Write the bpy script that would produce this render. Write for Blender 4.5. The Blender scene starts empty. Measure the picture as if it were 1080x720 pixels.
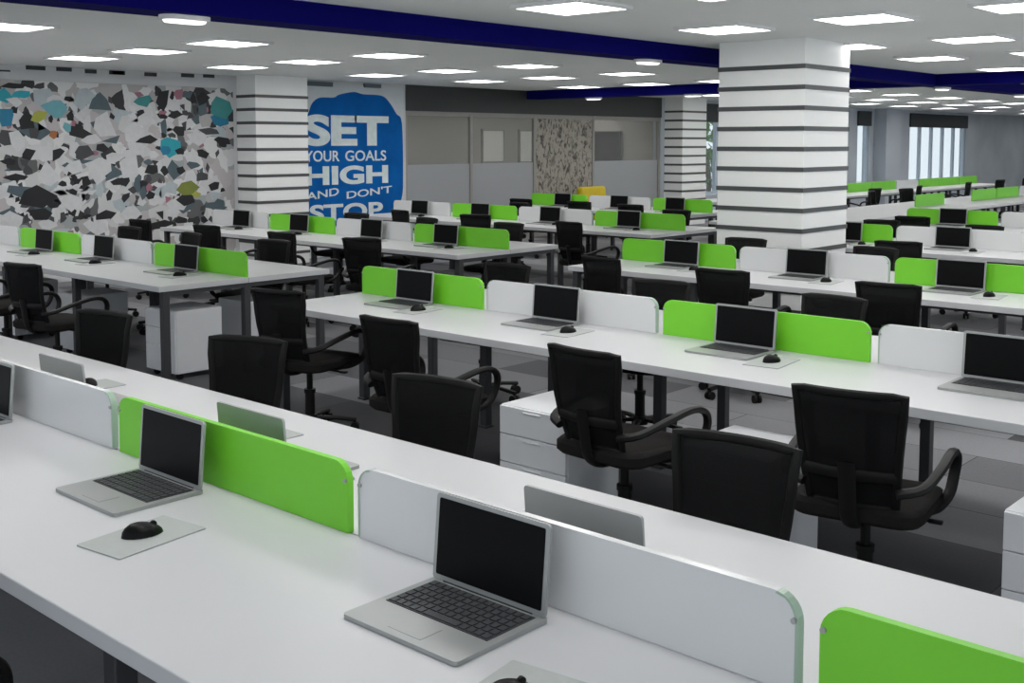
import bpy, bmesh, math, random
from mathutils import Vector, Matrix, Euler
PI = math.pi
S = 1.05                       # metres per layout unit
C = bpy.context.scene.collection
random.seed(7)

# ------------------------------------------------------------------ materials
def srgb(r, g, b):
    f = lambda v: (v/255/12.92) if v/255 <= .04045 else ((v/255+.055)/1.055)**2.4
    return (f(r), f(g), f(b), 1)

def mat(name, col, rough=.5, metal=0., noise=.06, scale=14, bump=0., spec=.5, coat=0.):
    m = bpy.data.materials.new(name); m.use_nodes = True
    nt = m.node_tree; bs = nt.nodes['Principled BSDF']
    bs.inputs['Roughness'].default_value = rough
    bs.inputs['Metallic'].default_value = metal
    bs.inputs['Specular IOR Level'].default_value = spec
    bs.inputs['Coat Weight'].default_value = coat
    tc = nt.nodes.new('ShaderNodeTexCoord')
    nz = nt.nodes.new('ShaderNodeTexNoise'); nz.inputs['Scale'].default_value = scale; nz.inputs['Detail'].default_value = 3
    nt.links.new(tc.outputs['Object'], nz.inputs['Vector'])
    mr = nt.nodes.new('ShaderNodeMapRange')
    mr.inputs['To Min'].default_value = 1-noise; mr.inputs['To Max'].default_value = 1+noise
    nt.links.new(nz.outputs['Fac'], mr.inputs['Value'])
    mx = nt.nodes.new('ShaderNodeVectorMath'); mx.operation = 'SCALE'
    mx.inputs[0].default_value = col[:3]
    nt.links.new(mr.outputs['Result'], mx.inputs['Scale'])
    nt.links.new(mx.outputs['Vector'], bs.inputs['Base Color'])
    if bump:
        bp = nt.nodes.new('ShaderNodeBump'); bp.inputs['Strength'].default_value = bump; bp.inputs['Distance'].default_value = .004
        nt.links.new(nz.outputs['Fac'], bp.inputs['Height']); nt.links.new(bp.outputs['Normal'], bs.inputs['Normal'])
    return m

def emit(name, col, st):
    m = bpy.data.materials.new(name); m.use_nodes = True
    nt = m.node_tree; nt.nodes.clear()
    e = nt.nodes.new('ShaderNodeEmission'); e.inputs['Color'].default_value = col; e.inputs['Strength'].default_value = st
    o = nt.nodes.new('ShaderNodeOutputMaterial'); nt.links.new(e.outputs[0], o.inputs[0])
    return m

def glass(name, col, trans, rough=.05, diff=None):
    """A pane: partly clear, partly a tinted sheet."""
    m = bpy.data.materials.new(name); m.use_nodes = True
    nt = m.node_tree; nt.nodes.clear()
    t = nt.nodes.new('ShaderNodeBsdfTransparent'); t.inputs['Color'].default_value = (.93, .95, .95, 1)
    p = nt.nodes.new('ShaderNodeBsdfPrincipled'); p.inputs['Base Color'].default_value = col
    p.inputs['Roughness'].default_value = rough
    mx = nt.nodes.new('ShaderNodeMixShader'); mx.inputs[0].default_value = 1-trans
    o = nt.nodes.new('ShaderNodeOutputMaterial')
    nt.links.new(t.outputs[0], mx.inputs[1]); nt.links.new(p.outputs[0], mx.inputs[2]); nt.links.new(mx.outputs[0], o.inputs[0])
    return m

M = {}
M['desk'] = mat('white_laminate', (.565, .565, .58, 1), .36, noise=.03, scale=3)
M['deskedge'] = mat('desk_edge', (.50, .50, .52, 1), .5, noise=.03)
M['steel'] = mat('dark_steel', (.055, .056, .06, 1), .45, .3)
M['green'] = mat('green_panel', (.175, .60, .024, 1), .42, noise=.05, scale=4)
M['white'] = mat('white_screen', (.68, .685, .69, 1), .2, noise=.02, scale=3)
M['glassedge'] = mat('greenish_glass_edge', (.34, .46, .36, 1), .3)
M['chair'] = mat('black_plastic', (.006, .0056, .0056, 1), .5, noise=.2, spec=.22)
M['fabric'] = mat('black_fabric', (.012, .0105, .010, 1), .9, noise=.3, scale=60, bump=.3, spec=.2)
M['silver'] = mat('laptop_silver', (.36, .37, .365, 1), .38, .35, noise=.03)
M['keys'] = mat('laptop_keys', (.035, .037, .042, 1), .5, noise=.2, scale=60)
M['screen'] = mat('laptop_screen', (.006, .006, .0065, 1), .35, noise=.1, spec=.06)
M['pad'] = mat('grey_pad', (.40, .42, .41, 1), .7, noise=.05, scale=40)
M['mouse'] = mat('black_mouse', (.003, .003, .003, 1), .4, noise=.1, spec=.15)
M['pedestal'] = mat('pedestal_white', (.66, .67, .69, 1), .45, noise=.03)
M['column'] = mat('column_white', (.90, .90, .89, 1), .4, noise=.03, scale=2)
M['stripe'] = mat('column_stripe', (.075, .078, .08, 1), .4, .2)
M['beam'] = mat('navy_paint', (.004, .003, .12, 1), .8, noise=.04, spec=.05)
M['ceil'] = mat('ceiling_paint', (.90, .91, .90, 1), .9, noise=.02, scale=1)
M['wall'] = mat('wall_paint', (.62, .63, .64, 1), .85, noise=.03, scale=1)
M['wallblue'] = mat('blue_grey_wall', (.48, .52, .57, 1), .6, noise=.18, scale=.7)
M['wallgrey'] = mat('grey_wall', (.42, .46, .49, 1), .6, noise=.3, scale=.8)
M['fascia'] = mat('charcoal_fascia', (.038, .041, .042, 1), .6, noise=.1)
M['frame'] = mat('partition_frame', (.30, .29, .27, 1), .5)
M['pelmet'] = mat('dark_pelmet', (.025, .03, .033, 1), .6)
M['winframe'] = mat('window_frame', (.50, .58, .66, 1), .45)
M['yellow'] = mat('yellow_fabric', (.55, .42, .02, 1), .8, noise=.1)
M['lamp'] = emit('led_panel', (1, .99, .97, 1), 11.5)
M['spot'] = emit('beam_lamp', (1, .99, .97, 1), 1.6)
M['rim'] = mat('lamp_rim', (.8, .8, .8, 1), .5)
M['clear'] = glass('clear_glass', (.45, .44, .42, 1), .84)
M['frost'] = glass('frosted_glass', (.42, .43, .45, 1), .22, .4)
M['winglass'] = glass('window_glass', (.8, .85, .9, 1), .9)
M['board'] = mat('whiteboard', (.80, .78, .72, 1), .4)
M['roomwall'] = mat('meeting_room_wall', (.36, .33, .30, 1), .8, noise=.15, scale=2)
M['dark'] = mat('dark_board', (.03, .026, .025, 1), .5)
M['leaf'] = mat('leaf_green', (.10, .24, .05, 1), .7, noise=.4, scale=8)
M['bark'] = mat('bark', (.12, .08, .05, 1), .9, noise=.3)
M['blue'] = mat('poster_blue', (.004, .115, .40, 1), .8, noise=.4, scale=2.2, spec=.1)
M['poster'] = mat('poster_white', (.62, .66, .68, 1), .6, noise=.06)
M['letters'] = mat('poster_letters', (.72, .80, .80, 1), .6, noise=.2, scale=9)
M['slate'] = mat('slate_blue', (.11, .15, .18, 1), .6)

def carpet():
    m = mat('carpet_tiles', (.19, .19, .195, 1), .95, noise=.12, scale=60, bump=.3)
    nt = m.node_tree; bs = nt.nodes['Principled BSDF']
    src = bs.inputs['Base Color'].links[0].from_socket
    tc = nt.nodes.new('ShaderNodeTexCoord')
    bk = nt.nodes.new('ShaderNodeTexBrick')
    bk.inputs['Scale'].default_value = 1.0; bk.inputs['Brick Width'].default_value = 1.5; bk.inputs['Row Height'].default_value = .5
    bk.inputs['Mortar Size'].default_value = .004; bk.inputs['Bias'].default_value = -.1
    bk.inputs['Color1'].default_value = (1.5, 1.5, 1.55, 1); bk.inputs['Color2'].default_value = (.22, .22, .24, 1); bk.inputs['Mortar'].default_value = (.4, .4, .4, 1)
    mp = nt.nodes.new('ShaderNodeMapping'); mp.inputs['Rotation'].default_value = (0, 0, PI/2)
    nt.links.new(tc.outputs['Object'], mp.inputs['Vector']); nt.links.new(mp.outputs[0], bk.inputs['Vector'])
    mx = nt.nodes.new('ShaderNodeVectorMath'); mx.operation = 'MULTIPLY'
    nt.links.new(src, mx.inputs[0]); nt.links.new(bk.outputs['Color'], mx.inputs[1]); nt.links.new(mx.outputs[0], bs.inputs['Base Color'])
    return m
M['carpet'] = carpet()

def mural_mat():
    m = mat('collage_print', (1, 1, 1, 1), .6); nt = m.node_tree; bs = nt.nodes['Principled BSDF']
    tc = nt.nodes.new('ShaderNodeTexCoord')
    nz = nt.nodes.new('ShaderNodeTexNoise'); nz.inputs['Scale'].default_value = 3
    ad = nt.nodes.new('ShaderNodeVectorMath'); ad.operation = 'MULTIPLY_ADD'
    ad.inputs[1].default_value = (.35, .35, .35)
    nt.links.new(tc.outputs['Object'], nz.inputs['Vector'])
    nt.links.new(nz.outputs['Color'], ad.inputs[0]); nt.links.new(tc.outputs['Object'], ad.inputs[2])
    vo = nt.nodes.new('ShaderNodeTexVoronoi'); vo.inputs['Scale'].default_value = 5.5
    nt.links.new(ad.outputs[0], vo.inputs['Vector'])
    sp = nt.nodes.new('ShaderNodeSeparateColor'); nt.links.new(vo.outputs['Color'], sp.inputs[0])
    cr = nt.nodes.new('ShaderNodeValToRGB'); cr.color_ramp.interpolation = 'CONSTANT'
    el = cr.color_ramp.elements
    stops = [(0, (.03, .03, .032)), (.07, (.12, .12, .125)), (.17, (.45, .43, .43)), (.42, (.62, .62, .62)), (.6, (.36, .38, .39)), (.7, (.72, .72, .72)), (.9, (.52, .48, .49))]
    el[0].position = 0; el[0].color = (*stops[0][1], 1); el[1].position = stops[1][0]; el[1].color = (*stops[1][1], 1)
    for p, c in stops[2:]:
        e = el.new(p); e.color = (*c, 1)
    nt.links.new(sp.outputs[0], cr.inputs[0]); nt.links.new(cr.outputs[0], bs.inputs['Base Color'])
    return m
M['mural'] = mural_mat()

def leafy_mat():
    m = mat('leaf_pattern_film', (1, 1, 1, 1), .7); nt = m.node_tree; bs = nt.nodes['Principled BSDF']
    tc = nt.nodes.new('ShaderNodeTexCoord')
    mp = nt.nodes.new('ShaderNodeMapping'); mp.inputs['Rotation'].default_value = (0, .6, 0); mp.inputs['Scale'].default_value = (1.8, 1, 1)
    nz = nt.nodes.new('ShaderNodeTexNoise'); nz.inputs['Scale'].default_value = 7; nz.inputs['Detail'].default_value = 5; nz.inputs['Distortion'].default_value = 1.2
    nt.links.new(tc.outputs['Object'], mp.inputs[0]); nt.links.new(mp.outputs[0], nz.inputs['Vector'])
    cr = nt.nodes.new('ShaderNodeValToRGB'); el = cr.color_ramp.elements
    el[0].position = .38; el[0].color = (.07, .065, .055, 1); el[1].position = .52; el[1].color = (.36, .33, .29, 1)
    nt.links.new(nz.outputs['Fac'], cr.inputs[0]); nt.links.new(cr.outputs[0], bs.inputs['Base Color'])
    return m
M['leafy'] = leafy_mat()
for k, c in dict(k=(.012, .012, .014), d=(.06, .06, .065), s=(.08, .12, .14), b=(.015, .20, .34), c=(.02, .36, .44), a=(.16, .42, .48), p=(.46, .52, .55), y=(.40, .42, .07),
                 o=(.45, .17, .06), w=(.66, .66, .67), m=(.36, .16, .21), t=(.05, .27, .27), g=(.20, .23, .04)).items():
    M['print_'+k] = mat('print_'+k, (*c, 1), .6, noise=.12)

def mesh_mat():
    """Chair-back netting: mostly black threads with small holes."""
    m = bpy.data.materials.new('chair_netting'); m.use_nodes = True
    nt = m.node_tree; bs = nt.nodes['Principled BSDF']
    bs.inputs['Base Color'].default_value = (.0065, .0065, .007, 1); bs.inputs['Roughness'].default_value = .8
    bs.inputs['Specular IOR Level'].default_value = .12
    tr = nt.nodes.new('ShaderNodeBsdfTransparent'); mx = nt.nodes.new('ShaderNodeMixShader'); mx.inputs[0].default_value = .91
    nt.links.new(tr.outputs[0], mx.inputs[1]); nt.links.new(bs.outputs[0], mx.inputs[2])
    nt.links.new(mx.outputs[0], nt.nodes['Material Output'].inputs[0])
    return m
M['netting'] = mesh_mat()

# ------------------------------------------------------------------ mesh helpers
def box(bm, c, s, bev=0, rot=None, seg=2):
    r = bmesh.ops.create_cube(bm, size=1)
    vs = r['verts']
    bmesh.ops.scale(bm, vec=s, verts=vs)
    if bev:
        es = list({e for v in vs for e in v.link_edges})
        rr = bmesh.ops.bevel(bm, geom=es, offset=bev, segments=seg, affect='EDGES', profile=.5)
        vs = list({v for f in rr['faces'] for v in f.verts} | {v for v in vs if v.is_valid})
    if rot is not None:
        bmesh.ops.rotate(bm, cent=(0, 0, 0), matrix=rot, verts=vs)
    bmesh.ops.translate(bm, vec=c, verts=vs)
    return vs

def cyl(bm, p0, p1, r0, r1=None, seg=16):
    p0, p1 = Vector(p0), Vector(p1); d = p1-p0
    r = bmesh.ops.create_cone(bm, cap_ends=True, segments=seg, radius1=r0, radius2=r0 if r1 is None else r1, depth=d.length)
    q = d.to_track_quat('Z', 'Y').to_matrix()
    bmesh.ops.rotate(bm, cent=(0, 0, 0), matrix=q, verts=r['verts'])
    bmesh.ops.translate(bm, vec=(p0+p1)/2, verts=r['verts'])
    return r['verts']

def smooth_path(pts, n=5, closed=False):
    P = [Vector(p) for p in pts]; out = []
    N = len(P)
    for i in range(N if closed else N-1):
        a, b, c, d = (P[(i-1) % N] if closed or i else P[0]), P[i], P[(i+1) % N], (P[(i+2) % N] if closed or i+2 < N else P[-1])
        for k in range(n):
            t = k/n
            out.append(.5*((2*b)+(c-a)*t+(2*a-5*b+4*c-d)*t*t+(3*b-a-3*c+d)*t**3))
    if not closed: out.append(P[-1])
    return out

def tube(bm, pts, ra, rb=None, seg=8, closed=False, up=Vector((0, 1, 0))):
    """Sweep an ellipse (ra along 'up', rb across) along the points."""
    rb = ra if rb is None else rb
    P = [Vector(p) for p in pts]; N = len(P); rings = []
    for i in range(N):
        t = (P[(i+1) % N]-P[i-1]) if closed else (P[min(i+1, N-1)]-P[max(i-1, 0)])
        t.normalize()
        u = up-t*up.dot(t)
        if u.length < 1e-4: u = Vector((1, 0, 0))-t*t.x
        u.normalize(); w = t.cross(u)
        rings.append([bm.verts.new(P[i]+u*(ra*math.cos(a))+w*(rb*math.sin(a))) for a in [2*PI*k/seg for k in range(seg)]])
    for i in range(N if closed else N-1):
        A, B = rings[i], rings[(i+1) % N]
        for k in range(seg):
            bm.faces.new((A[k], A[(k+1) % seg], B[(k+1) % seg], B[k]))
    if not closed:
        bm.faces.new(rings[0][::-1]); bm.faces.new(rings[-1])

def slab(bm, outline, f0, f1):
    """A sheet with the 2D outline, between the two maps f0 and f1 of (u, v) to space."""
    A = [bm.verts.new(f0(u, v)) for u, v in outline]; B = [bm.verts.new(f1(u, v)) for u, v in outline]
    n = len(A)
    bm.faces.new(A); bm.faces.new(B[::-1])
    for i in range(n):
        bm.faces.new((A[i], B[i], B[(i+1) % n], A[(i+1) % n]))

def rounded(x0, x1, y0, y1, r, corners=(1, 1, 1, 1), n=6):
    """Rounded rectangle, corners in order x0y0, x1y0, x1y1, x0y1."""
    out = []
    for (cx, cy, a0, on) in ((x0, y0, PI, corners[0]), (x1, y0, 1.5*PI, corners[1]), (x1, y1, 0, corners[2]), (x0, y1, .5*PI, corners[3])):
        if not on:
            out.append((cx, cy)); continue
        ox = cx+r if cx == x0 else cx-r; oy = cy+r if cy == y0 else cy-r
        for k in range(n+1):
            a = a0+PI/2*k/n
            out.append((ox+r*math.cos(a), oy+r*math.sin(a)))
    return out

def obj(name, bm, m, parent=None, smooth=False, loc=None, mats=None):
    bmesh.ops.recalc_face_normals(bm, faces=bm.faces)
    me = bpy.data.meshes.new(name); bm.to_mesh(me); bm.free()
    for k in (mats or [m]): me.materials.append(k)
    if smooth:
        for p in me.polygons: p.use_smooth = True
        me.set_sharp_from_angle(angle=math.radians(40))
    o = bpy.data.objects.new(name, me); C.objects.link(o)
    if parent: o.parent = parent
    if loc: o.location = loc
    return o

def thing(name, label, cat, loc=(0, 0, 0), rz=0, group=None):
    o = bpy.data.objects.new(name, None); C.objects.link(o)
    o.empty_display_size = .1
    o.location = loc; o.rotation_euler = (0, 0, rz); o['label'] = label; o['category'] = cat
    if group: o['group'] = group
    return o

def tag(o, label, cat, group=None):
    o['label'] = label; o['category'] = cat
    if group: o['group'] = group
    return o

def struct(name, bm, m, mats=None):
    o = obj(name, bm, m, mats=mats); o['kind'] = 'structure'; return o

def dup(root, loc, rz, label, group=None):
    r = root.copy(); C.objects.link(r); r.location = loc; r.rotation_euler = (0, 0, rz); r['label'] = label
    if group: r['group'] = group
    def kids(a, b):
        for ch in [c for c in KIDS.get(a.name, [])]:
            c = ch.copy(); C.objects.link(c); c.parent = b; kids(ch, c)
    kids(root, r)
    return r
KIDS = {}
def freeze(root):
    """Remember the prototype's children once, so that copies need no search."""
    for ch in root.children:
        KIDS.setdefault(root.name, []).append(ch); freeze(ch)

def first_or_copy(proto, used, loc, rz, label, group):
    if proto.name not in used:
        used.add(proto.name); proto.location = loc; proto.rotation_euler = (0, 0, rz); proto['label'] = label; proto['group'] = group
        return proto
    return dup(proto, loc, rz, label, group)
USED = set()
ORD = ['first', 'second', 'third', 'fourth', 'fifth', 'sixth', 'seventh', 'eighth', 'ninth', 'tenth', 'eleventh', 'twelfth', 'thirteenth', 'fourteenth', 'fifteenth', 'sixteenth', 'seventeenth', 'eighteenth']
# ------------------------------------------------------------------ prototypes
def make_chair():
    t = thing('office_chair', '', 'chair')
    bm = bmesh.new()                                    # seat cushion
    ol = rounded(-.24, .25, -.245, .245, .09, n=5)
    for z0, z1, k in ((.425, .44, .94), (.44, .475, 1.0), (.475, .492, .95)):
        slab(bm, ol, lambda u, v, z0=z0, k=(.94 if z0 < .43 else 1.0 if z0 < .45 else 1.0): (u*k, v*k, z0), lambda u, v, z1=z1, k=(1.0 if z1 < .48 else .93): (u*k, v*k, z1-.012*max(0, u/.25)))
    obj('seat', bm, M['fabric'], t, True)
    # back: leaning trapezoid, wider at the top, slightly hollow
    def bp(u, v, off=0.):                               # u -1..1 across, v 0..1 up
        hw = .155+.040*v
        return Vector((-.225-.085*v+.03*u*u-.02*math.sin(PI*min(1, v*1.2))+off, u*hw, .49+.425*v))
    bm = bmesh.new(); nu, nv = 8, 8
    for off in (-.005, .005):
        g = [[bm.verts.new(bp(-1+2*i/nu, j/nv, off)) for i in range(nu+1)] for j in range(nv+1)]
        for j in range(nv):
            for i in range(nu): bm.faces.new((g[j][i], g[j][i+1], g[j+1][i+1], g[j+1][i]))
    obj('backrest', bm, M['netting'], t, True)
    bm = bmesh.new()
    ring = [bp(u/5, 1) for u in range(-5, 6)]+[bp(1, v/6) for v in range(5, 0, -1)]+[bp(u/5, 0) for u in range(5, -6, -1)]+[bp(-1, v/6) for v in range(1, 6)]
    tube(bm, ring, .013, .016, 8, True, Vector((1, 0, 0)))
    tube(bm, [bp(u/4, .30, -.006) for u in range(-4, 5)], .008, .022, 8, False, Vector((1, 0, 0)))   # lumbar bar
    obj('back_frame', bm, M['chair'], t, True)
    bm = bmesh.new()                                    # spine under the seat and up the back
    tube(bm, smooth_path([(-.03, 0, .405), (-.17, 0, .40), (-.245, 0, .45), (-.272, 0, .56), (-.29, 0, .66)]), .032, .014, 8)
    obj('back_support', bm, M['chair'], t, True)
    for s in (-1, 1):
        bm = bmesh.new()
        pts = [(-.245, s*.165, .56), (-.20, s*.245, .578), (-.06, s*.275, .615), (.08, s*.28, .638), (.17, s*.28, .634), (.225, s*.278, .60), (.235, s*.272, .54), (.19, s*.262, .46), (.10, s*.235, .425), (.02, s*.17, .418)]
        tube(bm, smooth_path(pts, 4), .021, .016, 8)
        obj('armrest', bm, M['chair'], t, True)
    bm = bmesh.new()
    cyl(bm, (0, 0, .09), (0, 0, .27), .032, .03); cyl(bm, (0, 0, .26), (0, 0, .40), .019); cyl(bm, (0, 0, .25), (0, 0, .275), .036)
    obj('gas_lift', bm, M['chair'], t, True)
    bm = bmesh.new()
    box(bm, (0, 0, .41), (.22, .17, .04), .012); cyl(bm, (.02, -.08, .405), (.02, -.24, .40), .007); box(bm, (.02, -.25, .40), (.03, .05, .012), .004)
    obj('tilt_mechanism', bm, M['chair'], t, True)
    bm = bmesh.new()
    cyl(bm, (0, 0, .065), (0, 0, .115), .052, .042)
    for k in range(5):
        a = 2*PI*k/5+.3; d = Vector((math.cos(a), math.sin(a), 0))
        tube(bm, [d*.03+Vector((0, 0, .092)), d*.16+Vector((0, 0, .088)), d*.285+Vector((0, 0, .072))], .02, .014, 8, False, Vector((-d.y, d.x, 0)))
    obj('star_base', bm, M['chair'], t, True)
    for k in range(5):
        a = 2*PI*k/5+.3; d = Vector((math.cos(a), math.sin(a), 0)); n = Vector((-d.y, d.x, 0)); c = d*.275
        bm = bmesh.new()
        for sgn in (-1, 1): cyl(bm, c+n*(sgn*.008)+Vector((0, 0, .029)), c+n*(sgn*.026)+Vector((0, 0, .029)), .029, seg=12)
        cyl(bm, c+Vector((0, 0, .03)), c+Vector((0, 0, .072)), .009)
        obj('caster', bm, M['chair'], t, True)
    freeze(t); return t

def make_laptop():
    t = thing('laptop', '', 'laptop')
    bm = bmesh.new(); slab(bm, rounded(-.145, .145, -.178, .178, .012), lambda u, v: (u, v, .001), lambda u, v: (u, v, .011))
    obj('base', bm, M['silver'], t, True)
    bm = bmesh.new(); box(bm, (.045, 0, .0115), (.155, .315, .002))
    for r in range(6):
        for k in range(14):
            w = .018
            if r == 0 and 4 <= k <= 8: continue
            box(bm, (-.018+r*.025, -.1435+k*.02208, .0138), (.020, w, .0025))
    box(bm, (-.018, -.010, .0138), (.020, .105, .0025))
    obj('keyboard', bm, M['keys'], t)
    bm = bmesh.new(); box(bm, (-.09, 0, .0112), (.065, .10, .0012))
    obj('touchpad', bm, M['silver'], t)
    T = Matrix.Translation((.135, 0, .010)) @ Matrix.Rotation(math.radians(5), 4, 'Y')
    bm = bmesh.new(); slab(bm, rounded(-.176, .176, .002, .207, .010), lambda u, v: T @ Vector((-.003, u, v)), lambda u, v: T @ Vector((.005, u, v)))
    lid = obj('lid', bm, M['silver'], t, True)
    bm = bmesh.new(); slab(bm, rounded(-.165, .165, .015, .197, .004, n=3), lambda u, v: T @ Vector((-.0042, u, v)), lambda u, v: T @ Vector((-.001, u, v)))
    obj('screen', bm, M['screen'], lid)
    bm = bmesh.new(); cyl(bm, (.136, -.14, .011), (.136, .14, .011), .005)
    obj('hinge', bm, M['keys'], t)
    freeze(t); return t

def make_pad():
    bm = bmesh.new(); slab(bm, rounded(-.14, .14, -.09, .09, .006, n=3), lambda u, v: (u, v, .0005), lambda u, v: (u, v, .004))
    return tag(obj('mouse_pad', bm, M['pad']), '', 'mouse pad')

def make_mouse():
    t = thing('computer_mouse', '', 'mouse')
    bm = bmesh.new(); bmesh.ops.create_uvsphere(bm, u_segments=20, v_segments=10, radius=1)
    for v in bm.verts:
        x, y, z = v.co
        v.co = (x*.056, y*.033*(1+.12*math.cos(x*2)), max(0, z)*.034*(1-.25*x)+.0005)
    obj('body', bm, M['mouse'], t, True)
    bm = bmesh.new(); cyl(bm, (.03, -.004, .024), (.03, .004, .024), .009, seg=12)
    obj('scroll_wheel', bm, M['chair'], t)
    freeze(t); return t

def make_pedestal():
    t = thing('drawer_pedestal', '', 'drawer unit')
    bm = bmesh.new(); box(bm, (0, 0, .29), (.40, .42, .48), .006)
    obj('body', bm, M['pedestal'], t)
    for z, h in ((.458, .134), (.320, .134), (.152, .194)):
        bm = bmesh.new(); box(bm, (-.205, 0, z), (.018, .414, h), .002)
        d = obj('drawer', bm, M['pedestal'], t)
        bm = bmesh.new(); box(bm, (-.216, 0, z+h/2-.016), (.008, .11, .008), .002)
        obj('handle', bm, M['pedestal'], d)
    for x in (-.15, .15):
        for y in (-.16, .16):
            bm = bmesh.new(); cyl(bm, (x, y-.01, .025), (x, y+.01, .025), .025, seg=12); cyl(bm, (x, y, .02), (x, y, .052), .008)
            obj('caster', bm, M['chair'], t)
    freeze(t); return t

# ------------------------------------------------------------------ the room
X0, X1, Y0, Y1, H = -2.6, 46.5, -3.6, 13.3*S, 2.76
bm = bmesh.new(); box(bm, ((X0+X1)/2, (Y0+Y1)/2+2.5, -.05), (X1-X0+.4, Y1-Y0+5.4, .1)); struct('floor', bm, M['carpet'])
bm = bmesh.new(); box(bm, ((X0+X1)/2, (Y0+Y1)/2, H+.05), (X1-X0+.4, Y1-Y0+.4, .1)); struct('ceiling', bm, M['ceil'])
bm = bmesh.new(); box(bm, (X1+.1, (Y0+Y1)/2, H/2), (.2, Y1-Y0+.4, H)); struct('wall_end', bm, M['wallgrey'])
# the long wall: solid up to the meeting rooms, an opening for those, then the window bays
def wallrun(name, xa, xb, m, za=0, zb=H, th=.2):
    bm = bmesh.new(); box(bm, ((xa+xb)/2, Y1+th/2, (za+zb)/2), (xb-xa, th, zb-za)); return struct(name, bm, m)
wallrun('wall_left_front', X0, 12.84, M['wall'])
WIN = [(21.75, 29.2), (30.0, 30.75), (33.6, 38.2)]
SILL, HEAD = .60, 2.63
wallrun('wall_left_pier', 20.33, 21.75, M['wallblue'])
wallrun('wall_left_middle', 29.2, 30.0, M['wallblue'])
wallrun('wall_left_bay', 30.75, 33.6, M['wallblue'])
wallrun('wall_left_back', 38.2, X1, M['wallgrey'])
for i, (a, b) in enumerate(WIN):
    wallrun('wall_left_sill', a, b, M['wallblue'], 0, SILL)
    wallrun('wall_left_head', a, b, M['wallblue'], HEAD, H)
for i, (a, b) in enumerate(WIN):
    n = max(1, round((b-a)/.95))
    r = bpy.data.objects.new('window_%d' % (i+1), None); C.objects.link(r); r['kind'] = 'structure'; r.location = ((a+b)/2, Y1+.08, SILL)
    L = b-a; Hh = HEAD-SILL
    bm = bmesh.new()
    for zz in (.03, Hh-.03): box(bm, (0, 0, zz), (L, .08, .06))
    for k in range(n+1):
        w = .12 if 0 < k < n else .06
        box(bm, (-L/2+L*k/n+(.03 if k == 0 else -.03 if k == n else 0), 0, Hh/2), (w, .079, Hh-.01))
    obj('window_frame', bm, M['winframe'], r)
    bm = bmesh.new(); box(bm, (0, .01, Hh/2), (L-.02, .008, Hh-.02)); obj('window_pane', bm, M['winglass'], r)
    bm = bmesh.new(); box(bm, (0, -.11, Hh-.16), (L+.1, .05, .42), .01); obj('window_pelmet', bm, M['pelmet'], r)

# ceiling bulkheads in navy
BZ = H-.158
bm = bmesh.new(); box(bm, ((X0+X1)/2, 6.1*S, (H+BZ)/2+.001), (X1-X0, .30*S, H-BZ)); struct('trim_1', bm, M['beam'])
bm = bmesh.new(); box(bm, (15.3*S, (6.25*S+Y1)/2, (H+BZ)/2+.001), (.32*S, Y1-6.25*S, H-BZ)); struct('trim_2', bm, M['beam'])
bm = bmesh.new(); box(bm, (15.3*S, (5.95*S+Y0)/2, (H+BZ)/2+.001), (.32*S, 5.95*S-Y0, H-BZ)); struct('trim_3', bm, M['beam'])

# striped columns
def column(name, xa, xb, ya, yb, label, zoff=0., group=None):
    t = thing(name, label, 'column', ((xa+xb)/2, (ya+yb)/2, 0), 0, group)
    w, d = xb-xa, yb-ya
    bm = bmesh.new(); box(bm, (0, 0, H/2), (w, d, H), .004); obj('shaft', bm, M['column'], t)
    for k in range(13):
        z = 1.8+(.667-.1817*k)*S+zoff
        if z < .1: continue
        bm = bmesh.new(); box(bm, (0, 0, z), (w+.016, d+.016, .042)); obj('inlay_strip', bm, M['stripe'], t)
    return t
column('striped_column', 9.07*S, 9.94*S, 4.72*S, 5.59*S, 'white square column with dark horizontal stripes, free-standing among the desks')
PY = 12.86*S
column('striped_pilaster', 9.07*S, 9.95*S, PY, Y1, 'white wall pilaster with dark stripes between the collage mural and blue poster', -.04)
column('striped_pilaster', 19.5*S, 20.4*S, PY, Y1, 'white wall pilaster with thin stripes at the end of the meeting room glass', -.04)
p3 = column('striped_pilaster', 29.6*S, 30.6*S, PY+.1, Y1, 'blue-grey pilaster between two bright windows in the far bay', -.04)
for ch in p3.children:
    ch.data.materials[0] = M['wallblue']

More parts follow.
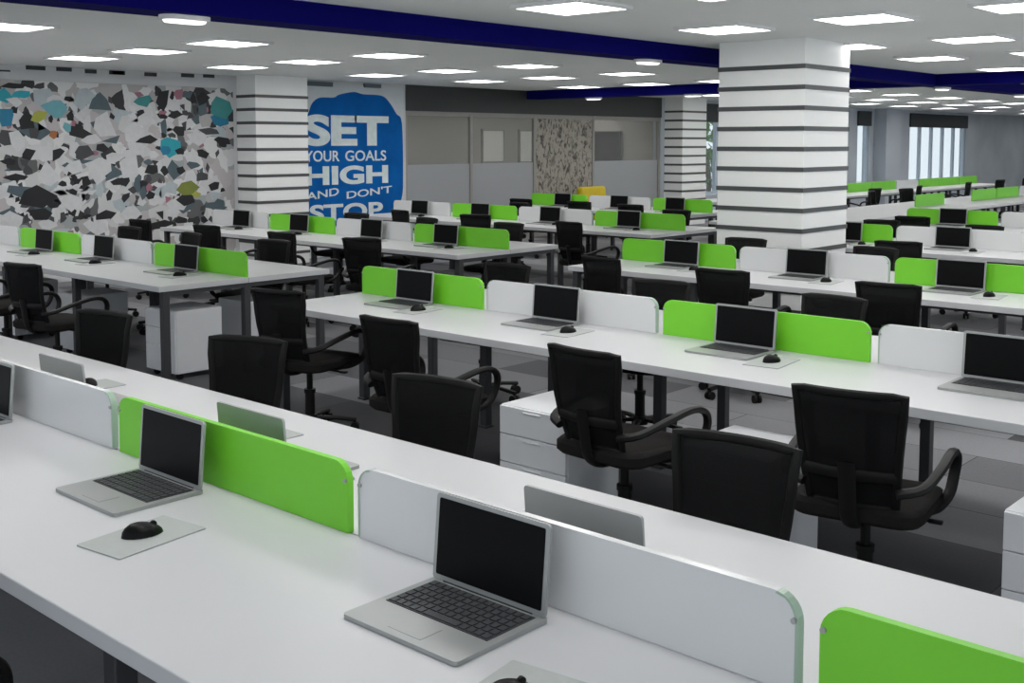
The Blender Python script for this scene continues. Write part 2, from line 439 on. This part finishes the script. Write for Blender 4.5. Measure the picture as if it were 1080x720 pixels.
# collage mural on the wall
random.seed(11)
t = thing('wall_mural', 'large black, grey and white collage mural with cyan patches', 'mural', (6.2, Y1-.002, 0))
bm = bmesh.new(); box(bm, (0, -.008, 1.36), (6.5, .016, 2.42)); obj('mural_sheet', bm, M['mural'], t)
MURAL = [('k',6.29,2.49,0.13,0.04),('k',6.42,2.07,0.08,0.1),('k',6.99,2.12,0.05,0.06),('k',7.07,1.94,0.15,0.07),('k',7.39,1.74,0.09,0.06),('k',6.41,1.65,0.08,0.06),('k',6.8,1.65,0.08,0.07),('d',7.14,1.69,0.11,0.09),('k',6.19,1.55,0.09,0.04),('k',6.25,1.36,0.15,0.04),('k',7.02,1.34,0.04,0.05),('k',7.17,1.28,0.07,0.06),('k',6.99,1.17,0.06,0.04),('k',6.51,1.11,0.22,0.12),('k',6.56,0.87,0.14,0.09),('k',6.72,1.0,0.08,0.04),('k',6.97,0.9,0.06,0.05),('k',7.43,0.83,0.15,0.06),('d',6.17,1.83,0.09,0.09),('s',7.4,2.33,0.13,0.12),('k',7.64,1.28,0.09,0.06),('d',6.59,2.5,0.09,0.04),('b',6.18,2.12,0.1,0.1),('c',6.16,2.35,0.1,0.09),('c',6.37,2.4,0.12,0.05),('a',6.81,2.24,0.14,0.12),('a',6.94,2.0,0.06,0.05),('p',7.18,2.38,0.11,0.11),('y',6.57,2.13,0.09,0.06),('o',6.76,1.89,0.04,0.05),('w',6.29,2.3,0.09,0.06),('w',7.43,2.03,0.15,0.14),('w',6.65,1.65,0.14,0.09),('w',6.29,1.83,0.09,0.12),('w',6.94,1.04,0.14,0.09),('w',6.67,1.38,0.16,0.09),('w',7.26,1.83,0.13,0.06),('w',7.38,1.49,0.18,0.12),('w',6.23,0.83,0.12,0.09),('k',6.17,2.67,0.06,0.02),('m',6.56,2.74,0.11,0.02),('d',6.93,2.74,0.09,0.02),('k',7.29,2.73,0.07,0.02),('k',7.65,2.73,0.09,0.02),('k',8.32,2.38,0.08,0.13),('k',8.94,2.4,0.08,0.09),('k',9.41,2.47,0.09,0.07),('k',7.98,2.2,0.07,0.05),('k',8.5,2.19,0.08,0.06),('k',8.53,1.96,0.09,0.07),('k',8.31,1.9,0.05,0.04),('k',8.04,1.83,0.12,0.05),('k',8.92,1.65,0.08,0.06),('k',9.24,1.82,0.12,0.07),('k',8.13,1.41,0.09,0.06),('k',8.31,1.41,0.07,0.08),('k',8.57,1.4,0.07,0.07),('k',7.73,1.28,0.08,0.06),('k',7.99,1.25,0.05,0.05),('k',7.72,1.07,0.06,0.06),('k',8.11,1.07,0.06,0.05),('d',8.93,1.31,0.12,0.08),('k',9.1,1.17,0.08,0.05),('k',8.22,0.67,0.18,0.07),('k',8.55,0.71,0.09,0.05),('k',9.13,0.68,0.06,0.07),('k',8.92,0.69,0.05,0.05),('k',9.45,0.7,0.06,0.09),('k',9.39,1.53,0.08,0.07),('k',9.39,1.35,0.08,0.05),('d',9.04,1.97,0.16,0.05),('t',8.02,2.36,0.12,0.08),('t',9.27,2.29,0.2,0.12),('b',9.24,2.11,0.18,0.1),('c',8.4,1.75,0.17,0.11),('b',8.34,1.69,0.09,0.07),('k',8.56,1.68,0.08,0.05),('g',8.64,1.14,0.17,0.1),('k',8.68,1.01,0.13,0.07),('y',8.77,1.07,0.08,0.04),('m',8.56,2.47,0.07,0.06),('w',7.78,1.45,0.1,0.22),('w',8.05,2.09,0.14,0.08),('w',8.85,1.87,0.12,0.1),('w',8.14,1.64,0.07,0.06),('w',8.72,1.27,0.08,0.1),('w',7.9,1.7,0.14,0.1),('w',8.45,0.94,0.15,0.08),('w',7.8,0.84,0.14,0.1),('k',7.68,2.73,0.08,0.02),('k',8.15,2.73,0.08,0.02),('d',8.72,2.74,0.09,0.02),('d',9.06,2.75,0.08,0.02),('k',9.4,2.75,0.05,0.02)]
keys = sorted({a[0] for a in MURAL}); bm = bmesh.new()
def shard(cx, cz, rx, rz, mi, y, n=0):
    n = n or random.choice((3, 4, 4, 5, 6)); a0 = random.random()*6
    pts = []
    for k in range(n):
        a = a0+2*PI*(k+random.uniform(-.25, .25))/n; q = random.uniform(.6, 1.3)
        pts.append((cx+rx*q*math.cos(a), cz+rz*q*math.sin(a)))
    vs = [bm.verts.new((p[0]-6.2, y, p[1])) for p in pts]
    f = bm.faces.new(vs); f.material_index = mi
    e = bmesh.ops.extrude_face_region(bm, geom=[f])
    nv = [v for v in e['geom'] if isinstance(v, bmesh.types.BMVert)]
    bmesh.ops.translate(bm, vec=(0, .0015, 0), verts=nv)
    for g in e['geom']:
        if isinstance(g, bmesh.types.BMFace): g.material_index = mi
yy = -.0175
for k in range(620):                                   # scattered paper scraps
    x = random.uniform(3.1, 9.3); z = random.uniform(.3, 2.48)
    kk = random.choice('kkkdddsswwwwwpm')
    shard(x, z, *((random.uniform(.03, .085), random.uniform(.03, .075)) if kk in 'kdm' else (random.uniform(.05, .18), random.uniform(.03, .16))), keys.index(kk), yy-.0004*(k % 9))
for (kk, x, z, rx, rz) in MURAL:
    if z < 2.6 and x < 9.3: shard(x, z, rx*1.25, rz*1.25, keys.index(kk), yy-.0045-.0002*random.random(), 6 if kk not in 'kd' else 5)
obj('collage_print', bm, None, t, mats=[M['print_'+k] for k in keys])
bm = bmesh.new(); box(bm, (6.2, Y1-.012, 2.62), (6.5, .024, .09)); struct('trim_4', bm, M['wall'])
bm = bmesh.new()
for (kk, x, z, rx, rz) in MURAL:
    if z >= 2.6 and x < 9.4: box(bm, (x-6.2, -.008, z-.01), (rx*2.2, .016, .05))
obj('dark_strip', bm, M['pelmet'], t)

# poster wall
t = thing('quote_poster', 'blue speech-bubble wall poster with white words starting SET', 'poster', (11.6, Y1-.003, 0))
bm = bmesh.new(); box(bm, (.03, -.006, 1.355), (2.30, .012, 2.70)); obj('poster_sheet', bm, M['poster'], t)
bub = [(10.62,2.15),(10.72,2.21),(10.8,2.24),(10.88,2.4),(11.03,2.49),(11.3,2.50),(11.42,2.55),(11.71,2.60),(11.91,2.57),(12.29,2.56),(12.46,2.46),(12.62,2.27),(12.74,2.12),(12.76,1.32),(12.72,.86),(12.48,.61),(12.01,.50),(11.2,.48),(10.7,.55),(10.6,.9),(10.56,1.5)]
pp = [(p.x, p.y) for p in smooth_path([(x-11.6, z, 0) for x, z in bub], 4, True)]
bm = bmesh.new(); slab(bm, pp, lambda u, v: (u, -.013, v), lambda u, v: (u, -.018, v)); obj('speech_bubble', bm, M['blue'], t)
def text(s, x0, x1, z0, z1, slant=0, off=.012):
    cu = bpy.data.curves.new('lettering', 'FONT'); cu.body = s; cu.size = 1; cu.extrude = .004; cu.offset = off
    o = bpy.data.objects.new('lettering', cu); C.objects.link(o)
    bpy.context.view_layer.update()
    me = bpy.data.meshes.new_from_object(o.evaluated_get(bpy.context.evaluated_depsgraph_get()))
    bpy.data.objects.remove(o); 
    xs = [v.co.x for v in me.vertices]; ys = [v.co.y for v in me.vertices]
    ax, bx, ay, by = min(xs), max(xs), min(ys), max(ys)
    for v in me.vertices:
        u = (v.co.x-ax)/(bx-ax); w = (v.co.y-ay)/(by-ay)
        v.co = (x0+(x1-x0)*u-11.6, -.0195-v.co.z, z0+(z1-z0)*w+slant*u)
    me.materials.clear(); me.materials.append(M['letters'])
    m = bpy.data.objects.new('lettering', me); C.objects.link(m); m.parent = t
text('SET', 10.70, 12.44, 1.74, 2.23, 0, .045)
text('YOUR', 10.72, 11.40, 1.50, 1.67)
text('GOALS', 11.52, 12.38, 1.50, 1.67)
text('HIGH', 10.72, 12.42, 1.13, 1.43, 0, .04)
text('AND', 10.74, 11.38, .90, 1.02, .07)
text("DON'T", 11.54, 12.50, .90, 1.02, .07)
text('STOP', 10.8, 12.30, .56, .83, 0, .03)
bm = bmesh.new(); box(bm, (10.9, Y1-.02, 2.70), (.75, .04, .07)); box(bm, (12.1, Y1-.02, 2.71), (.35, .04, .06)); struct('trim_5', bm, M['slate'])

# meeting rooms behind glass
GA, GB = 12.84, 20.33
FZ = 2.33
bm = bmesh.new(); box(bm, ((GA+GB)/2, Y1+.06, (FZ+H)/2), (GB-GA, .16, H-FZ)); struct('trim_6', bm, M['fascia'])
RB = Y1+3.2
bm = bmesh.new()
box(bm, ((GA+GB)/2, RB+.05, H/2), (GB-GA+.3, .1, H)); box(bm, (GA-.07, (Y1+.22+RB)/2, H/2), (.1, RB-Y1-.22, H)); box(bm, (GB+.07, (Y1+.22+RB)/2, H/2), (.1, RB-Y1-.22, H))
struct('wall_meeting_room', bm, M['roomwall'])
bm = bmesh.new(); box(bm, ((GA+GB)/2, (Y1+RB)/2+.12, H+.05), (GB-GA+.2, RB-Y1-.1, .1)); struct('ceiling_meeting_room', bm, M['ceil'])
PX = [GA, 14.45, 16.18, 17.99, GB]
part = bpy.data.objects.new('glass_partition', None); C.objects.link(part)
tag(part, 'glazed meeting room front under a charcoal fascia, frosted lower half', 'partition'); part.location = (GA, Y1+.05, 0)
bm = bmesh.new()
for x in (GA+.03, 14.45, 16.18, 17.99, GB-.03): box(bm, (x-GA, 0, FZ/2), (.06, .06, FZ))
box(bm, ((GB-GA)/2, 0, FZ-.04), (GB-GA, .05, .08)); box(bm, ((GB-GA)/2, 0, .05), (GB-GA, .05, .1))
obj('partition_frame', bm, M['frame'], part)
for i in range(4):
    a, b = PX[i]+.03-GA, PX[i+1]-.03-GA
    if i == 2:
        bm = bmesh.new(); box(bm, ((a+b)/2, 0, FZ/2), (b-a, .02, FZ-.1)); o = obj('patterned_panel', bm, M['leafy'], part); o['label'] = 'panel printed with dark leaves on beige'
        continue
    bm = bmesh.new(); box(bm, ((a+b)/2, 0, (1.42+FZ)/2), (b-a, .012, FZ-1.42)); obj('glass_pane', bm, M['clear'], part)
    bm = bmesh.new(); box(bm, ((a+b)/2, 0, .76), (b-a, .012, 1.32)); o = obj('frosted_pane', bm, M['frost'], part); o['label'] = 'frosted lower pane'
def wallboard(name, label, x0, x1, z0, z1, m):
    t = thing(name, label, 'board', ((x0+x1)/2, RB, z0))
    bm = bmesh.new(); box(bm, (0, -.02, (z1-z0)/2), (x1-x0, .03, z1-z0), .004); obj('board_face', bm, m, t)
    bm = bmesh.new()
    for z in (.0, z1-z0): box(bm, (0, -.025, z), (x1-x0+.04, .045, .04))
    for x in (-1, 1): box(bm, (x*(x1-x0)/2, -.025, (z1-z0)/2), (.04, .045, z1-z0))
    obj('board_frame', bm, M['frame'], t)
wallboard('white_board', 'tall pale board on the meeting room back wall, first of two', 18.05, 18.75, 1.36, 2.07, M['board'])
wallboard('white_board', 'tall pale board on the meeting room back wall, beside the leaf panel', 19.28, 19.84, 1.34, 2.07, M['board'])
t = thing('wall_screen', 'dark wall-mounted screen inside the glazed room', 'screen', (GB-.03, Y1+1.5, 1.35))
bm = bmesh.new(); box(bm, (0, 0, .35), (.05, .9, .7), .008); obj('screen_housing', bm, M['dark'], t)
bm = bmesh.new(); box(bm, (-.027, 0, .35), (.004, .84, .64)); obj('screen_face', bm, M['screen'], t)

# ------------------------------------------------------------------ ceiling lights
def make_light():
    t = thing('ceiling_light', '', 'ceiling light')
    bm = bmesh.new(); 
    for s in (-1, 1):
        box(bm, (s*.295, 0, -.012), (.03, .62, .024)); box(bm, (0, s*.295, -.012), (.56, .03, .024))
    obj('lamp_rim', bm, M['rim'], t)
    bm = bmesh.new(); box(bm, (0, 0, -.008), (.56, .56, .012)); obj('diffuser', bm, M['lamp'], t)
    freeze(t); return t
LP = make_light()
LX = [1.85, 3.93, 5.95, 7.9, 10.1, 12.1, 14.45, 16.6, 18.7, 20.8, 23.0, 25.2, 27.4, 30.0, 33.0, 37.0, 41.0]
lines = [(1.3, 'fourth line before the navy beam'), (2.5, 'third line before the navy beam'), (3.65, 'second line before the navy beam'), (4.82, 'line closest before the navy beam'),
         (8.85, 'line just beyond the navy beam'), (10.2, 'middle line beyond the navy beam'), (11.55, 'line along the mural and glass wall')]
for y, d in lines:
    for i, x in enumerate(LX):
        first_or_copy(LP, USED, (x*S, y*S, H), 0, 'square white ceiling light, %s, %s one along' % (d, ORD[i]), 'square ceiling lights')
for i, x in enumerate([14.0, 16.0, 18.0, 19.6]):  # unseen lamps added above the fascia line to brighten the meeting room
    dup(LP, (x, Y1+1.7, H), 0, 'added unseen square light brightening the glazed meeting room, %s along' % ORD[i], 'square ceiling lights')
def make_beam_light():
    t = thing('beam_spotlight', '', 'ceiling light')
    bm = bmesh.new(); slab(bm, rounded(-.17, .17, -.09, .09, .085, n=8), lambda u, v: (u, v, 0), lambda u, v: (u, v, -.03)); obj('housing', bm, M['rim'], t, True)
    bm = bmesh.new(); slab(bm, rounded(-.15, .15, -.07, .07, .068, n=8), lambda u, v: (u, v, -.029), lambda u, v: (u*.9, v*.9, -.045)); obj('lens', bm, M['spot'], t, True)
    freeze(t); return t
BL = make_beam_light()
for (x, y, rz, d) in ((3.80, 6.1, 0, 'small white lamp under the navy beam, closest one over the left desks'), (8.66, 6.1, 0, 'small white lamp under the navy beam before the striped column'),
                  (15.75, 6.1, 0, 'small white lamp under the navy beam past the column, first'), (19.0, 6.1, 0, 'small white lamp under the navy beam past the column, second'),
                  (15.3, 9.9, PI/2, 'small white lamp under the cross beam beside the column'), (15.3, 11.9, PI/2, 'small white lamp under the cross beam by the glass rooms')):
    first_or_copy(BL, USED, (x*S, y*S, BZ), rz, d.replace('left desks', 'collage side'), 'beam lamps')

# ------------------------------------------------------------------ desks
TOP, TT = .75, .042
def bench(name, label, bounds, colours, half=(.72, .70), ends=True, off=(0, 0), rz=0):
    """Two-sided bench; local x runs across it (towards the far side), local y along it; bounds are the seat borders, high to low."""
    t = thing('bench_desk', label, 'desk', (off[0]*S, off[1]*S, 0), rz, 'bench desks')
    ya, yb = bounds[0]*S, bounds[-1]*S
    L = ya-yb; yc = (ya+yb)/2
    for s, hw in ((-1, half[0]), (1, half[1])):
        bm = bmesh.new(); w = hw*S-.002
        box(bm, (s*(.002+w/2), yc, TOP-TT/2), (w, L, TT), .003, seg=2)
        obj('tabletop', bm, M['desk'], t)
    bm = bmesh.new(); box(bm, (0, yc, TOP-.06), (.16, L-.2, .06)); obj('cable_tray', bm, M['steel'], t)
    for s, hw in ((-1, half[0]), (1, half[1])):
        bm = bmesh.new(); box(bm, (s*(hw*S-.14), yc, TOP-TT-.016), (.04, L-.1, .03)); obj('rail', bm, M['steel'], t)
    for i, y in enumerate(bounds):
        yy = y*S+(-.045 if i == 0 else .045 if i == len(bounds)-1 else 0)
        for x in (-half[0]*S+.07, 0, half[1]*S-.07):
            bm = bmesh.new(); box(bm, (x, yy, (TOP-TT)/2), (.055, .055, TOP-TT-.002), .004)
            box(bm, (x, yy, .008), (.07, .07, .016), .003)
            obj('leg', bm, M['steel'], t)
        bm = bmesh.new(); box(bm, (0, yy, TOP-TT-.018), ((half[0]+half[1])*S-.14, .05, .034)); obj('crossbar', bm, M['steel'], t)
    for i in range(len(bounds)-1):
        a, b = bounds[i]*S-.022, bounds[i+1]*S+.022
        if i == 0: a -= .02
        if colours[i] == '-': continue
        ol = rounded(b, a, TOP+.001, TOP+.194, .055, (0, 0, 1, 1))
        th = .010
        bm = bmesh.new(); slab(bm, ol, lambda u, v: (-th, u, v), lambda u, v: (th, u, v))
        g = colours[i] == 'g'
        o = obj('divider_screen', bm, M['green' if g else 'white'], t)
        o['label'] = 'green divider screen' if g else 'white glass divider screen'
        if not g:
            e = .0012
            for sgn, yy in ((-1, b), (1, a)):
                bm = bmesh.new()
                r = .055; pts = [(yy, TOP+.004), (yy, TOP+.194-r)]+[(yy-sgn*r+sgn*r*math.cos(q), TOP+.194-r+r*math.sin(q)) for q in [PI/2*k/6*.9 for k in range(1, 7)]]
                for (p, q) in zip(pts, pts[1:]):
                    vs = [bm.verts.new((sx*(th+e), p_[0]+sgn*e*(1 if k else 1), p_[1])) for k, p_ in enumerate((p, q)) for sx in (-1, 1)]
                    bm.faces.new((vs[0], vs[1], vs[3], vs[2]))
                    ins = [bm.verts.new((sx*(th+e), p_[0]-sgn*.006*(1 if abs(p_[0]-yy) < .03 else .4), p_[1]-(.0 if abs(p_[0]-yy) < .03 else .005))) for p_ in (p, q) for sx in (-1, 1)]
                    bm.faces.new((vs[0], vs[2], ins[2], ins[0])); bm.faces.new((vs[1], vs[3], ins[3], ins[1]))
                obj('edge_strip', bm, M['glassedge'], o)
        for yy in (a-.008, b+.008):
            bm = bmesh.new(); cyl(bm, (-th-.006, yy, TOP+.145), (th+.006, yy, TOP+.145), .006, seg=10)
            obj('screen_clip', bm, M['silver'], o)
    return t
RB_ = [5.74, 4.58, 3.32, 2.15, .95, -.25]
LB_ = [7.0, 8.32, 9.55, 10.75, 11.95]
Lr = LB_[::-1]
R1B = [6.0, 4.55, 3.36, 2.17, .91, -.25]
PXS = {1: 1.815, 2: 4.85, 3: 7.75, 4: 10.72, 5: 13.7}
NAME = {1: 'front row', 2: 'second row', 3: 'third row', 4: 'fourth row', 5: 'fifth row'}
cg = 'gwgwg'
bench('', 'long white bench desk closest to the camera, with green and white dividers', R1B, cg, off=(PXS[1], 0))
bench('', 'long white bench desk second from the camera, before the aisle', RB_, cg, (.72, .70), off=(PXS[2], 0))
bench('', 'long white bench desk third from the camera, just before the striped column', RB_, cg, (.70, .70), off=(PXS[3], 0))
bench('', 'long white bench desk directly behind the striped column', RB_[:4], cg, (.70, .70), off=(PXS[4], 0))
bench('', 'long white bench desk in the fifth row, two behind the striped column', RB_[:3], cg, (.70, .70), off=(PXS[5], 0))
lg = 'gwgw'[::-1]
bench('', 'white bench desk across the aisle closest to the collage mural corner', Lr, 'wgwg', (.74, .76), off=(PXS[2], 0))
bench('', 'white bench desk across the aisle, second back, before the pilaster', Lr, 'wgwg', (.70, .70), off=(PXS[3], 0))
bench('', 'white bench desk across the aisle, third back, before the blue poster', Lr, 'wgwg', (.70, .70), off=(PXS[4], 0))
bench('', 'white bench desk across the aisle, fourth back, before the glass rooms', [11.95, 10.75, 9.55, 8.5], 'gwg', (.70, .70), off=(PXS[5], 0))
# lengthwise benches: turned so that 'along' is the hall's length
AB = [12.3+1.2*k for k in range(10)]
bench('', 'lengthwise white bench desk beyond the striped column, partly open, some green dividers', [-v for v in AB], 'gw--g-ggw', (.70, .70), off=(0, 7.0), rz=PI/2)
BB = [16.2+1.2*k for k in range(11)]
bench('', 'lengthwise white bench desk along the bright windows', [-v for v in BB], 'ggwgggwggg', (.70, .70), off=(0, 10.0), rz=PI/2)

# ------------------------------------------------------------------ things on and at the desks
CH, LT, PD, MS, PE = make_chair(), make_laptop(), make_pad(), make_mouse(), make_pedestal()
rr = random.Random(5)
def chair(x, y, deg, label):
    first_or_copy(CH, USED, (x*S, y*S, 0), math.radians(deg), label, 'black office chairs')
def laptop(x, y, deg, label):
    first_or_copy(LT, USED, (x*S, y*S, TOP), math.radians(deg), label, 'open laptops')
def padmouse(x, y, deg, mdeg, lp, lm, mx=0, my=0):
    first_or_copy(PD, USED, (x*S, y*S, TOP), math.radians(deg), lp, 'mouse pads')
    first_or_copy(MS, USED, (x*S+mx, y*S+my, TOP+.004), math.radians(mdeg), lm, 'computer mice')
def pedestal(x, y, deg, label):
    first_or_copy(PE, USED, (x*S, y*S, 0), math.radians(deg), label, 'drawer pedestals')

def seat_labels(where):
    return ('black office chair, '+where, 'open silver laptop, '+where, 'grey mouse pad, '+where, 'black mouse on pad, '+where)
BACK = .29/S                                           # backrest behind the chair's centre

# front row, camera side
for i, (c, m) in enumerate([(4.14, 3.80), (2.922, 2.56), (1.635, 1.30)]):
    w = 'front row camera side, '+['behind the white screen by the frame edge', 'before the long green screen', 'before the white glass screen'][i]
    l = seat_labels(w)
    laptop(1.605, c, 0, l[1]); padmouse(1.44, m, 8, -12, l[2], l[3], .005, .01)
chair(.82, 2.70, -4, 'black office chair tucked at the camera side of the front row')
# front row, rear side: chairs face the camera
for i, (bx, by, dr) in enumerate([(2.74, 5.17, 12), (2.78, 4.02, 21), (2.74, 2.82, 9), (2.75, 1.62, 6)]):
    w = 'front row rear side, %s from the aisle' % ORD[i]
    l = seat_labels(w)
    a = math.radians(180+dr)
    chair(bx+BACK*math.cos(a), by+BACK*math.sin(a), 180+dr, l[0])
    lc = [5.2, 3.97, 2.785, 1.525][i]
    laptop(2.07, lc, 180, 'laptop showing its silver back, '+w)
    padmouse(2.2, lc+.36, 180, 190, l[2], l[3])
def near_seats(row, px, chairs, laps, where, mo=-.27, lx=-.215, mouse=True):
    for i, (bx, by, dr) in chairs:
        l = seat_labels('%s, %s from aisle' % (where, ORD[i]))
        a = math.radians(dr)
        chair(bx+BACK*math.cos(a), by+BACK*math.sin(a), dr, l[0])
    for i, c in laps:
        l = seat_labels('%s, %s from aisle' % (where, ORD[i]))
        laptop(px+lx, c, 0, l[1])
        if mouse: padmouse(px-.30, c+mo, 6, -8, l[2], l[3])
def far_chairs(chairs, where):
    for i, (bx, by, dr) in chairs:
        a = math.radians(180+dr)
        chair(bx+BACK*math.cos(a), by+BACK*math.sin(a), 180+dr, 'black office chair, %s, %s from aisle' % (where, ORD[i]))
E_ = lambda L: list(enumerate(L))
near_seats(2, PXS[2], E_([(3.80, 5.22, 12), (3.53, 3.98, 2), (3.53, 2.80, -4), (3.54, 1.66, 10)]), E_([5.12, 3.97, 2.775, 1.56]), 'second row camera side')
far_chairs(E_([(5.68, 5.15, 5), (5.62, 3.84, 8), (5.68, 2.75, -4)]), 'second row rear side')
near_seats(3, PXS[3], E_([(6.46, 4.96, -8), (6.36, 3.88, 5), (6.40, 2.77, 6)]), E_([5.06, 3.95, 2.81]), 'third row camera side')
far_chairs(E_([(8.6, 5.0, 4), (8.55, 3.8, -6)]), 'third row rear side')
near_seats(4, PXS[4], [(1, (9.2, 3.9, 10))], [(0, 5.05), (1, 3.98)], 'fourth row camera side')
far_chairs([(0, (11.6, 5.1, 5)), (1, (11.55, 4.0, -5))], 'fourth row rear side')
near_seats(5, PXS[5], [(0, (12.4, 5.1, 6))], [(0, 5.1)], 'fifth row camera side')
# across the aisle
near_seats(2, PXS[2], E_([(3.46, 7.68, 12), (3.56, 8.72, 14)]), E_([7.72, 9.0, 10.1]), 'first desk across the aisle, camera side')
far_chairs(E_([(5.76, 7.92, 8), (5.7, 9.1, -6), (5.7, 10.2, 4)]), 'first desk across the aisle, rear side')
near_seats(3, PXS[3], E_([(6.36, 7.5, 18), (6.28, 8.55, 3), (6.32, 9.85, 8), (6.3, 11.1, 4)]), E_([7.78, 8.88, 10.1, 11.2]), 'second desk across the aisle, camera side')
far_chairs(E_([(8.62, 7.8, 4), (8.6, 9.0, -8), (8.6, 10.2, 6)]), 'second desk across the aisle, rear side')
near_seats(4, PXS[4], E_([(9.15, 7.45, -6), (9.35, 9.0, 20), (9.35, 10.3, -10)]), E_([7.75, 8.95, 10.15, 11.3]), 'third desk across the aisle, camera side')
far_chairs(E_([(11.65, 7.75, 6), (11.6, 10.3, -6)]), 'third desk across the aisle, rear side')
near_seats(5, PXS[5], E_([(12.25, 8.9, 8), (12.4, 9.9, 8), (12.4, 11.0, 8)]), E_([9.1, 10.1, 11.2]), 'fourth desk across the aisle, camera side')
# lengthwise benches
for i, (x, y, dg) in enumerate([(15.5, 8.02, -70), (16.72, 8.02, -105), (18.45, 8.02, -80), (19.75, 8.02, -105)]):
    chair(x, y, dg, 'black office chair at the rear of the lengthwise bench beyond the column, %s along' % ORD[i])
for i, (x, y, dg) in enumerate([(19.6, 9.0, 80), (21.4, 8.95, 100), (24.0, 8.95, 95), (26.0, 8.95, 80), (27.6, 8.95, 95)]):
    chair(x, y, dg, 'black office chair at the bench along the windows, %s along' % ORD[i])
# pedestals
for i, y in enumerate([3.28, 2.27, 1.02]):
    pedestal(3.98, y, 0, 'white drawer pedestal, second row camera side, %s from the aisle' % ORD[i])
pedestal(4.50, 7.32, 0, 'white drawer pedestal under the aisle end of the mural-side desk, front one')
pedestal(5.13, 7.34, 180, 'white drawer pedestal under the aisle end of the mural-side desk, rear one')
for i, y in enumerate([8.6, 9.8]):
    pedestal(4.46, y, 0, 'white drawer pedestal deeper under the mural-side desk, %s from the aisle' % ORD[i])
pedestal(7.4, 4.86, 0, 'white drawer pedestal under the third row camera side')

# yellow lounge chair before the leaf-printed panel
t = thing('lounge_chair', 'yellow upholstered lounge chair before the leaf-printed panel', 'armchair', (16.35*S, 12.45*S, 0), PI)
bm = bmesh.new(); box(bm, (0, .05, .36), (.72, .66, .20), .05, seg=3); obj('seat', bm, M['yellow'], t, True)
bm = bmesh.new(); box(bm, (0, -.30, .64), (.78, .16, .62), .06, Matrix.Rotation(.12, 3, 'X'), 3); obj('backrest', bm, M['yellow'], t, True)
for s in (-1, 1):
    bm = bmesh.new(); box(bm, (s*.40, .03, .47), (.12, .66, .30), .045, seg=3); obj('armrest', bm, M['yellow'], t, True)
    for y in (-.22, .28):
        bm = bmesh.new(); cyl(bm, (s*.30, y, 0), (s*.28, y, .28), .015, .022); obj('leg', bm, M['steel'], t)

# trees outside the windows
def tree(x, y, h, label, seed):
    R = random.Random(seed); t = thing('tree', label, 'tree', (x, y, -.1), 0, 'trees outside')
    bm = bmesh.new(); tube(bm, [(0, 0, 0), (.05, 0, h*.3), (-.03, .04, h*.62)], .07, .07, 8); obj('trunk', bm, M['bark'], t, True)
    bm = bmesh.new()
    for k in range(420):
        v = Vector((R.gauss(0, 1), R.gauss(0, 1), R.gauss(0, 1))).normalized()*R.uniform(.5, 1)
        c = Vector((v.x*h*.30, v.y*h*.30, h*.62+v.z*h*.36)); q = Euler((R.random()*6, R.random()*6, R.random()*6)).to_matrix()
        a = [bm.verts.new(c+q @ Vector(p)) for p in ((-.12, 0, 0), (0, .06, .01), (.12, 0, 0), (0, -.06, .01))]
        bm.faces.new(a)
    obj('foliage', bm, M['leaf'], t)
tree(23.6, Y1+2.2, 2.3, 'small leafy tree outside the window beside the striped column', 3)
tree(26.4, Y1+2.6, 2.6, 'leafy tree outside the window hidden partly by the column', 4)
bm = bmesh.new(); box(bm, (34, Y1+9.2, -.12), (36, 12, .1)); struct('terrace', bm, M['pedestal'])

# ------------------------------------------------------------------ sky, camera, render settings
w = bpy.data.worlds.new('daylight'); bpy.context.scene.world = w; w.use_nodes = True
bg = w.node_tree.nodes['Background']; bg.inputs['Color'].default_value = (.86, .93, 1, 1); bg.inputs['Strength'].default_value = 1.2

f = 1188.; hor = 150.; pitch = math.radians(4.5)
th = math.atan((1610-540)/f); fr = f*math.cos(pitch)
cy = hor+fr*math.tan(pitch)
cam = bpy.data.cameras.new('camera'); co = bpy.data.objects.new('camera', cam); C.objects.link(co)
cam.sensor_fit = 'HORIZONTAL'; cam.sensor_width = 36; cam.lens = 36*fr/1080
cam.shift_y = -(360-cy)/1080
co.location = (0, 0, 1.8)
fw = Vector((math.cos(th)*math.cos(pitch), math.sin(th)*math.cos(pitch), -math.sin(pitch)))
co.rotation_euler = fw.to_track_quat('-Z', 'Y').to_euler()
cam.clip_end = 200; cam.clip_start = .05
sc = bpy.context.scene; sc.camera = co
sc.view_settings.view_transform = 'Standard'; sc.view_settings.look = 'None'; sc.view_settings.gamma = 1
sc.view_settings.use_curve_mapping = False
sc.view_settings.exposure = 0.0
sc.cycles.use_denoising = True
sc.cycles.max_bounces = 8; sc.cycles.diffuse_bounces = 4; sc.cycles.transparent_max_bounces = 12
sc.cycles.sample_clamp_indirect = 6
